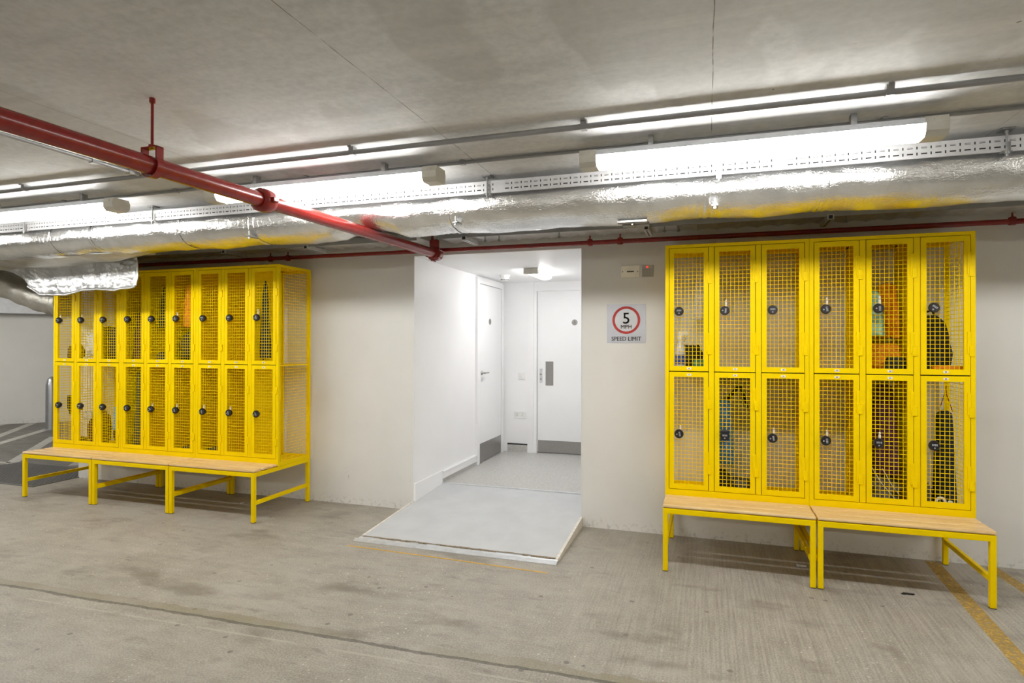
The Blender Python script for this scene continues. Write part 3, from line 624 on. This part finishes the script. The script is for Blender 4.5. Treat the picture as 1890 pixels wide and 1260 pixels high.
o = hang('long_apron', 'cnavy', (CX(4, 2)+.070, -.26, BZ+.635), .08, .125, .05, .12, .60, 'long black apron hanging from a red cord, lower right locker', 'apron', 6, .08)
c_ = MB().tube([(-.03, 0, -.01), (0, 0, .10), (.01, 0, .16), (.012, 0, .10), (.045, 0, -.01)], .003, 8).build('neck_cord', 'cred', o)
soft('grey_jumper', 'cgrey', (CX(4, 2)-.07, -.28, BZ), (.10, .2, .17), 'grey jumper heaped left of the hanging black apron', 'jumper', 11, .3, 3.5)
o = empty('white_lamp', (CX(4, 2)-.005, -.43, BZ), label='white ring shaped gadget at the foot of the black apron', cat='gadget')
mb = MB(); mb.tube([(math.cos(t)*.024, 0, .075+math.sin(t)*.024) for t in [2*PI*k/20 for k in range(21)]], .009, 8); mb.build('ring', 'plastic', o)
MB().bbox(-.022, .022, -.02, .02, 0, .05, .006).build('stand', 'plastic', o)
MB().lathe((.052, 0, 0), (0, 0, 1), [(0, .014), (.08, .014), (.085, .010)], 16).build('side_tube', 'plastic', o)
# left bank
def L(k): return CX(k//3, k % 3)
YL = -.36
hang('paper_tag', 'cwhite', (L(0)+.02, -.40, UZ+.60), .02, .045, .01, .02, .10, 'small pale rag hanging at the top of the leftmost locker', 'rag', 1)
soft('dark_shoe_bag', 'cbrown', (L(0)-.02, YL, UZ), (.13, .14, .18), 'dark bag at the bottom of the leftmost upper locker', 'bag', 12).name = 'dark_bag'
soft('white_carrier_bag', 'cwhite', (L(1)-.005, -.42, UZ+.06), (.14, .06, .24), 'white crumpled carrier bag in the second upper locker from left', 'bag', 13, .3, 3)
soft('dark_rucksack', 'cblack', (L(1), -.27, UZ), (.2, .2, .37), 'dark rucksack behind the white carrier bag', 'rucksack', 14, .1)
soft('black_holdall', 'cblack', (L(2)-.01, YL, UZ), (.18, .2, .36), 'black holdall in the third upper locker from left', 'holdall', 15, .12)
hang('maroon_jacket', 'cbrown', (L(3)-.02, YL, UZ+.50), .12, .20, .08, .14, .46, 'dark maroon jacket hanging in the fourth upper locker from left', 'jacket', 7)
hang('black_anorak', 'cblack', (L(4)-.02, YL, UZ+.74), .06, .19, .06, .12, .40, 'black anorak hanging in the fifth upper locker from left', 'anorak', 8)
soft('trainer_pile', 'cblack', (L(4)-.0, -.40, UZ), (.15, .12, .11), 'black trainer under the black anorak, beside a white one', 'trainer', 16).name = 'trainer'
soft('trainer', 'cwhite', (L(4)+.03, -.450, UZ), (.12, .022, .045), 'small white trainer with the black one under the anorak', 'trainer', 17)
hang('orange_overall', 'corange', (L(5)-.02, YL, UZ+.76), .10, .20, .08, .14, .42, 'orange overall hanging in the sixth upper locker from left', 'overall', 9)
soft('black_bundle', 'cblack', (L(5)-.01, YL, UZ), (.20, .18, .30), 'black bundle below the orange overall', 'bundle', 18)
hang('black_umbrella', 'cdgreen', (L(8)-.06, -.40, UZ+.75), .015, .12, .015, .07, .69, 'long black pointed coat hanging in the upper right locker of the left bank', 'coat', 2, .06).name = 'long_coat'
o = MB().tube([(-.09, 0, .52), (-.09, 0, .40), (-.07, 0, .34), (.0, 0, .385), (.09, 0, .39)], [.018, .02, .015, .012, .012], 10).build('leather_belt', 'cblack', None, (L(0), -.38, BZ)); tag(o, 'curved dark belt slung across the leftmost lower locker', 'belt')
soft('work_boot', 'cblack', (L(0)+.03, YL, BZ), (.11, .18, .10), 'dark boot at the bottom of the leftmost lower locker', 'boot', 19)
soft('brown_bag', 'cbrown', (L(1)+.01, YL, BZ), (.20, .16, .38), 'brown bag in the second lower locker from left', 'bag', 20)
soft('pale_scarf', 'cwhite', (L(1)-.03, -.45, BZ+.30), (.12, .035, .08), 'pale scarf on top of the brown bag', 'scarf', 21, .3, 3)
o = soft('black_sack', 'cbrown', (L(2)-.02, -.30, BZ), (.19, .18, .46), 'dark sack in the third lower locker from left', 'sack', 22, .12)
hang('blue_bag', 'skyblue', (L(2)+.05, -.455, BZ+.44), .03, .08, .015, .03, .22, 'bright blue bag hanging in front of the dark sack', 'bag', 3)
hang('green_raincoat', 'cdgreen', (L(3)-.02, YL, BZ+.80), .14, .20, .09, .14, .77, 'dark green raincoat filling the fourth lower locker from left', 'raincoat', 10)
soft('black_shoe', 'cblack', (L(5)-.02, -.38, BZ), (.15, .16, .095), 'black shoe in the sixth lower locker from left', 'shoe', 23)
soft('black_shoe', 'cblack', (L(6)-.02, -.38, BZ), (.17, .16, .10), 'black shoe in the seventh lower locker from left', 'shoe', 24)

# ------------------------------------------------------------------ red pipes
PX = -2.20
P = lambda y: (PX, y, 2.2165+.0100*(y+3.47))
o = empty('sprinkler_pipe', (PX, 0, 0), label='thick red sprinkler pipe crossing below the ceiling toward the doorway', cat='pipe')
q = lambda y: Vector(P(y))-Vector((PX, 0, 0))
MB().tube([q(-10.7), q(-2.27)], .0385, 28).tube([q(-2.2), q(-.24)], .0385, 28).build('pipe_run', 'red', o)
e = q(-.17); pe = q(-.2)
MB().lathe((0, -2.295, q(-2.26).z), (0, 1, .010), [(0, .046), (.01, .060), (.035, .062), (.06, .062), (.085, .058), (.10, .046)], 28).bbox(-.075, -.055, -2.27, -2.23, q(-2.3).z-.012, q(-2.3).z+.012, .004).bbox(.055, .08, -2.27, -2.23, q(-2.3).z-.012, q(-2.3).z+.012, .004).build('coupling', 'red', o)
MB().lathe((0, -.245, q(-.24).z), (0, 1, 0), [(0, .046), (.004, .052), (.03, .052), (.034, .062), (.06, .062), (.064, .052), (.12, .052), (.135, .044), (.14, .01)], 28).build('end_cap', 'red', o)
for k in range(6):
    t = 2*PI*k/6+.4; MB().tube([(math.cos(t)*.062, -.235, pe.z+math.sin(t)*.062), (math.cos(t)*.062, -.155, pe.z+math.sin(t)*.062)], .007, 6).build('bolt', 'red', o)
MB().tube([(0, -.195, pe.z+.02), (0, -.195, CZ-.002)], .029, 20).lathe((0, -.195, pe.z+.050), (0, 0, 1), [(0, .042), (.06, .042), (.065, .034)], 20).build('riser', 'red', o)
for yh in (-2.913, -6.4):
    zc = q(yh).z; mb = MB()
    ring = [(math.cos(t)*.047, yh, zc+math.sin(t)*.047) for t in [R(-218+256*k/24) for k in range(25)]]
    for i in range(24):
        a, b2 = Vector(ring[i]), Vector(ring[i+1]); dr = (a-Vector((0, yh, zc))).normalized()*.004; dr2 = (b2-Vector((0, yh, zc))).normalized()*.004
        y_ = Vector((0, .017, 0)); mb.add([a-y_, a+y_, b2+y_, b2-y_, a-y_+dr, a+y_+dr, b2+y_+dr2, b2-y_+dr2], BF)
    mb.box(-.043, -.037, yh-.017, yh+.017, zc+.028, zc+.075).box(.037, .043, yh-.017, yh+.017, zc+.028, zc+.075).box(-.043, .043, yh-.017, yh+.017, zc+.072, zc+.077).lathe((0, yh, zc+.077), (0, 0, 1), [(0, .014), (.01, .014)], 6)
    cl = mb.build('pipe_clamp', 'red', o)
    MB().tube([(0, yh, zc+.07), (0, yh, CZ-.012)], .006, 10).lathe((0, yh, CZ-.02), (0, 0, 1), [(0, .012), (.019, .012)], 6).build('hanger_rod', 'red', cl)
ZP = 2.290
o = empty('thin_red_pipe', (0, -.08, ZP), label='thin red pipe running along the wall above the lockers and doorway', cat='pipe')
MB().tube([(-6.5, 0, .012), (-2.5, 0, .004), (3.6, 0, 0)], .018, 16).build('pipe_run', 'red', o)
MB().tube([(PX, -.055, -.0), (PX, .04, .004)], .024, 16).build('branch_joint', 'red', o)
for xh in (-.89, -.65, -3.98, -3.78, 1.9):
    s_ = .6 if xh in (-.65, -3.98) else 1
    MB().lathe((xh, 0, -.022), (0, 0, 1), [(0, .016), (.004, .024), (.05, .022), (.056, .008)], 12).tube([(xh, 0, .02), (xh, 0, .060)], .006, 8).build('pipe_clip', 'red', o)

# ------------------------------------------------------------------ conduits on the ceiling
def conduit(pts, r, label, sx=(), y=None):
    o = empty('conduit', pts[0], label=label, cat='conduit')
    b0 = Vector(pts[0]); MB().tube([Vector(p)-b0 for p in pts], r, 14).build('conduit_run', 'conduit', o)
    for t in sx:
        p = Vector(pts[0]).lerp(Vector(pts[-1]), t)-b0; d_ = (Vector(pts[-1])-Vector(pts[0])).normalized(); top = CZ-pts[0][2]
        if abs(d_.x) > .5: MB().box(p.x-.014, p.x+.014, -r*1.25, r*1.25, -r*1.2, top-.0005).box(p.x-.010, p.x+.010, -r*2.4, r*2.4, top-.008, top-.0005).build('saddle', 'conduit', o)
        else: MB().box(-r*1.25, r*1.25, p.y-.014, p.y+.014, -r*1.2, top-.0005).build('saddle', 'conduit', o)
    return o
CAY = -2.118
conduit([(-14, CAY, CZ-.028), (5.5, CAY, CZ-.028)], .0135, 'grey conduit on the ceiling nearest the viewer, parallel to the duct', [k/16+.003 for k in range(1, 16)])
conduit([(-14, -1.735, CZ-.013), (5.5, -1.735, CZ-.013)], .010, 'thin grey conduit on the ceiling right above the batten lights', [k/19+.02 for k in range(0, 18)])
conduit([(-3.20, -10, CZ-.022), (-3.20, CAY-.02, CZ-.022)], .0125, 'pale grey conduit along the ceiling beside the thick red pipe', [.70, .88, .965, .993])

# ------------------------------------------------------------------ cable tray with perforated side
TY = -1.400; TZ0, TZ1 = 2.402, 2.474
o = empty('cable_tray', (0, TY, TZ0), label='perforated silver cable tray hung in front of the foil duct', cat='cable tray')
th = TZ1-TZ0
def tray_mesh(x0, x1):
    mb = MB(); mb.box(x0, x1, 0, .0015, 0, th); mb.box(x0, x1, 0, .012, -.0015, 0); mb.box(x0, x1, 0, .012, th, th+.0015)
    return mb
tray_mesh(-7.5, 4).build('tray_side', 'tray', o)
mb = MB(); x = -7.4; k = 0
while x < 3.9:
    if k % 26 != 25:
        y_ = -.0006
        mb.box(x, x+.026, y_, 0, .017, .0235).box(x+.001, x+.025, y_, 0, .046, .0485).box(x+.001, x+.025, y_, 0, .0515, .053)
        mb.box(x+.040, x+.0455, y_, 0, .013, .027)
        mb.box(x+.040, x+.0455, y_, 0, .043, .056)
    x += .060; k += 1
tag(mb.build('slots', 'darkgap', o), kind='stuff')
for xh, mat_ in ((-3.93, 'bracket'), (-1.27, 'bracket'), (1.345, 'bracket'), (.06, 'tray'), (-2.57, 'tray'), (-5.3, 'bracket')):
    mb = MB()
    if mat_ == 'bracket':
        mb.tube([(xh, -.012, -.03), (xh, -.012, CZ-TZ0-.002)], .0055, 8, 0).lathe((xh, -.012, -.018), (0, 0, 1), [(0, .011), (.012, .011)], 6).box(xh-.028, xh+.028, -.035, .03, CZ-TZ0-.009, CZ-TZ0-.003).lathe((xh, -.012, CZ-TZ0-.022), (0, 0, 1), [(0, .010), (.01, .010)], 6)
        mb.box(xh+.006, xh+.02, -.004, .010, -.004, th*.6).box(xh-.02, xh+.02, -.02, .012, -.008, -.003)
    else:
        mb.box(xh-.014, xh+.014, -.004, -.0015, -.02, CZ-TZ0-.001).box(xh-.014, xh+.014, -.004, .012, -.022, -.018).lathe((xh, .004, -.022), (0, 0, -1), [(0, .006), (.012, .006)], 8)
    mb.build('hanger', mat_, o)

# ------------------------------------------------------------------ foil duct
DY0, DY1, DZ0, DZ1 = -1.362, -.990, 2.224, 2.490
joints = [-6.1, -5.1, -4.65, -3.75, -3.09, -1.57, -.0, .59, 1.9, 2.9]
o = empty('foil_duct', (0, 0, DZ0), label='long silver foil wrapped air duct below the ceiling', cat='duct')
def duct(u, v):
    x = -7.6+v*11.4
    t = 2*PI*u; cy, cz = (DY0+DY1)/2, (DZ0+DZ1)/2; hy, hz = (DY1-DY0)/2, (DZ1-DZ0)/2
    c_, s_ = math.cos(t), math.sin(t)
    yy = math.copysign(abs(c_)**.9, c_); zz = math.copysign(abs(s_)**.85, s_)
    jd = min(abs(x-j) for j in joints); puff = .010*min(1, jd/.25)-.004
    sag = 0
    if zz < 0: sag = -.010*math.sin(PI*((x+.1) % .78)/.78)*abs(zz)+.062*max(0, 1-(abs(x-PX)/.26)**2)*abs(zz)
    p = Vector((x, cy+yy*hy, cz+zz*hz)); nrm = Vector((0, yy*abs(yy), zz*abs(zz)))
    crk = .0028*abs(noise.noise(Vector((x*14+t*3, t*8-x*5, 1.1))))+.0065*noise.noise(Vector((x*5, t*2.2, 0)))+.0045*abs(noise.noise(Vector((x*22, t*3.2, 3.3))))+.003*noise.noise(Vector((x*9+t*6, t*9, 7)))
    near = math.exp(-(jd/.10)**2)*.004*math.sin(x*150+t*2)
    k = puff+crk+near
    p += nrm*k; p.z += sag
    if p.z > CZ-.004: p.z = CZ-.004
    return (p.x, p.y, p.z-DZ0)
mb = MB(); mb.grid(duct, 44, 820, closed_u=True); mb.build('foil_wrap', 'foil', o)
# tape bands over the joints and hanging straps with nuts under them
for j in joints:
    if j < -6.5: continue
    def band(u, v, j=j): q_ = Vector(duct(u, (j-.018+v*.036+7.6)/11.4)); cc = Vector((q_.x, (DY0+DY1)/2, (DZ1-DZ0)/2)); return tuple(cc+(q_-cc)*1.012)
    MB().grid(band, 44, 5, closed_u=True).build('joint_tape', 'foil', o)
for xh in (-3.09, -1.5, 0.04):
    MB().bbox(xh-.018, xh+.018, DY0-.01, DY0+.12, .016, .026, .003).tube([(xh, DY0+.0, -.0), (xh, DY0-.0, .06)], .005, 8).lathe((xh, DY0, .002), (0, 0, 1), [(0, .009), (.012, .009)], 6).build('support_bracket', 'tray' if xh > -.5 else 'bracket', o)
for xh in (-.42,):
    MB().box(xh-.085, xh+.085, DY0+.10, DY0+.15, -.024, -.012).box(xh-.07, xh+.09, DY0+.20, DY0+.26, -.024, -.020).tube([(xh, DY0+.12, -.03), (xh, DY0+.24, -.03)], .007, 8).build('patch_plate', 'bracket', o)

# torn insulation flap hanging on the left and the widened underside behind it
def under(u, v):
    x = -7.3+u*3.0; k = max(0, min(1, (-4.35-x)/1.1)); yb = -1.06+.30*k; y = -1.22+(yb+1.22)*v
    z = 2.222-.030*math.sin(PI*v)*abs(math.sin(u*9))-.012*v*k+.012*noise.noise(Vector((x*4, y*6, 1)))
    return (x, y, z-DZ0)
mb = MB(); mb.grid(under, 100, 24); ob = mb.build('underside_sheet', 'foildull', o); md = ob.modifiers.new('s', 'SOLIDIFY'); md.thickness = .008
def flap(u, v):
    x = -6.42+u*1.68+.26*(1-u)*v; top = 2.205+.040*u**2+.008*math.sin(u*5)
    bot = 1.965-.055*(1-u)**1.2+.013*math.sin(u*13)+.010*noise.noise(Vector((u*14, 2, 0)))
    if u < .12: bot += (.12-u)*.9
    z = top+(bot-top)*v; yy = -.80-.06*u
    y = yy+.035*math.sin(v*2.4)-.04*v*v+.026*noise.noise(Vector((x*6, z*4, 0)))+.013*abs(noise.noise(Vector((x*11+z*9, z*14, 5))))+.008*abs(noise.noise(Vector((x*36, z*30, 9))))
    if v > .93: y -= .014*(v-.93)/.07
    return (x, y, z-DZ0)
mb = MB(); mb.grid(flap, 170, 44); ob = mb.build('torn_flap', 'foilsoft', o); ob['label'] = 'torn silver flap hanging over the left lockers'; md = ob.modifiers.new('s', 'SOLIDIFY'); md.thickness = .012
# branch duct bending down at the far left
path = [(-7.75, -1.0, 2.30), (-7.25, -.72, 2.22), (-6.95, -.50, 2.09), (-6.72, -.36, 1.96), (-6.50, -.30, 1.90), (-6.40, -.29, 1.90)]
pts = []
for i in range(len(path)-1):
    for k in range(8): pts.append(Vector(path[i]).lerp(Vector(path[i+1]), k/8)-Vector((0, 0, DZ0)))
for _ in range(6): pts = [pts[0]]+[(pts[i-1]+pts[i]+pts[i+1])/3 for i in range(1, len(pts)-1)]+[pts[-1]]
mb = MB().tube(pts, [.135+.006*math.sin(i*1.3) for i in range(len(pts))], 32); mb.build('branch_elbow', 'foildull', o)['label'] = 'dull grey branch bending down at the left end'

# ------------------------------------------------------------------ ribbed tray near the wall and its arms
o = empty('ribbed_deck', (0, -.30, 2.352), label='ribbed grey metal deck between the foil duct and the wall', cat='metal deck')
for xa_, xb_ in ((-6.5, PX-.08), (PX+.08, 3.6)):
    def corr(u, v): x = xa_+u*(xb_-xa_); return (x, -.062+v*.345, .018*(abs(((x*14) % 2)-1))**.5)
    mb = MB(); mb.grid(corr, int((xb_-xa_)*140), 2, smooth=False); ob = mb.build('ribbed_sheet', 'rib', o); md = ob.modifiers.new('s', 'SOLIDIFY'); md.thickness = .003
    MB().box(xa_, xb_, -.078, -.068, -.016, .03).box(xa_, xb_, -.092, -.078, .024, .03).build('edge_channel', 'conduit', o)
for xh in (-4.25, -3.35, -1.85, -.42, .78, 2.0):
    mb = MB(); mb.box(xh-.02, xh+.02, -.09, .19, -.038, -.005).box(xh-.012, xh+.012, -.094, -.09, -.034, -.01, 1)
    for k in range(7): mb.box(xh-.006, xh+.006, -.07+k*.035, -.05+k*.035, -.0388, -.0375, 1)
    mb.build('support_arm', ['rib', 'darkgap'], o)
for xh in (-1.72, -1.6, -1.1, -.3, -.2, .9):
    MB().tube([(xh, .05, -.04), (xh, .05, .15)], .005, 8).lathe((xh, .05, -.035), (0, 0, 1), [(0, .011), (.012, .011)], 6).build('bolt', 'bracket', o)

# ------------------------------------------------------------------ floor markings, grate, bollard, litter
def line(pts, w_, mat, label, z=.0012):
    mb = MB()
    for i in range(len(pts)-1):
        a = Vector((*pts[i], z)); b_ = Vector((*pts[i+1], z)); d_ = (b_-a).normalized(); n_ = Vector((-d_.y, d_.x, 0))*w_/2
        mb.add([a-n_, b_-n_, b_+n_, a+n_], [(0, 1, 2, 3)])
    return tag(mb.build('floor_line', mat), label, 'floor line')
line([(1.46, -.03), (1.34, -2.6)], .088, 'ypaint', 'worn yellow floor line running out from under the right bench')
line([(1.80, -.03), (1.87, -.8)], .08, 'ypaint', 'short worn yellow floor mark at the right edge by the wall')
line([(-2.51, -1.000), (-1.75, -1.022), (-.98, -1.052)], .017, 'yline', 'thin yellow line on the floor along the ramp front')
line([(-8.9, .27), (-6.62, .36)], .09, 'wpaint', 'white floor line bounding the hatched bay')
for i, (a, b_) in enumerate([((-11.6, 1.7), (-12.25, 2.75)), ((-10.2, 1.15), (-11.9, 3.0)), ((-9.35, .38), (-10.8, 2.5)), ((-8.2, .33), (-9.85, 1.98)), ((-7.3, .45), (-8.6, 2.0))]):
    line([a, b_], .13, 'wpaint', ['farthest', 'second farthest', 'third farthest', 'second nearest', 'nearest'][i]+' white diagonal stripe of the hatched bay')
o = empty('drain_grate', (-6.62, -.46, 0), label='black metal drain grate in the floor beyond the left bench', cat='grate')
mb = MB()
for k in range(-16, 31):
    for sg in (1, -1):
        xa_, xb_, ya_, yb_ = -1.5+k*.05, -1.5+k*.05+.80, .0, .80
        if sg < 0: ya_, yb_ = .80, .0
        if xa_ < -1.5: ya_ += (yb_-ya_)*(-1.5-xa_)/.8; xa_ = -1.5
        if xb_ > 0: yb_ -= (yb_-ya_)*xb_/(xb_-xa_); xb_ = 0
        if xb_-xa_ > .02: mb.wire((xa_, ya_, .006), (xb_, yb_, .006), .008)
mb.build('grate_bars', 'grate', o); MB().box(-1.5, 0, 0, .82, .0004, .001).build('grate_pit', 'darkgap', o)
MB().box(-1.5, 0, -.02, 0, .0004, .008).box(-1.5, 0, .80, .82, .0012, .008).box(0, .02, -.02, .82, .0004, .008).build('grate_frame', 'grate', o)
o = empty('steel_bollard', (-10.75, 2.55, 0), label='steel bollard half hidden behind the left lockers', cat='bollard')
MB().lathe((0, 0, 0), (0, 0, 1), [(0, .09), (.75, .09), (.86, .07), (.90, .03), (.905, .002)], 24).build('post', 'bollard', o)
MB().lathe((0, 0, 0), (0, 0, 1), [(0, .13), (.012, .13)], 24).build('base_plate', 'bollard', o)
tag(MB().box(-.02, .03, -.006, .008, .001, .008).box(-.03, -.01, -.012, .0, .001, .006).box(.02, .04, .0, .012, .001, .007).build('litter_scrap', 'black', None, (1.13, -.70, 0)), 'small black scrap on the floor before the right bench', 'litter')
tag(MB().box(-.03, .03, -.012, .012, .001, .010).box(-.03, -.018, -.02, -.008, .001, .018).build('paper_scrap', 'cwhite', None, (.60, -.40, 0)), 'small white scrap on the floor behind the bench legs', 'litter')
tag(MB().box(-.012, .012, -.01, .01, .001, .008).build('bottle_cap', 'cwhite', None, (-4.1, -.30, 0)), 'tiny white scrap on the floor under the left benches', 'litter')

# far side fittings
def far_pt(t, off=0): return (fx+dx*t+dy*off, fy+dy*t-dx*off)
a = far_pt(-3, .35); b_ = far_pt(3.0, .35); c2 = far_pt(3.0, .0); d2 = far_pt(-3, .0)
struct(MB().add([(*a, 2.02), (*b_, 2.02), (*c2, 2.02), (*d2, 2.02), (*a, CZ), (*b_, CZ), (*c2, CZ), (*d2, CZ)], BF).build('trim_4', 'lampbody'))
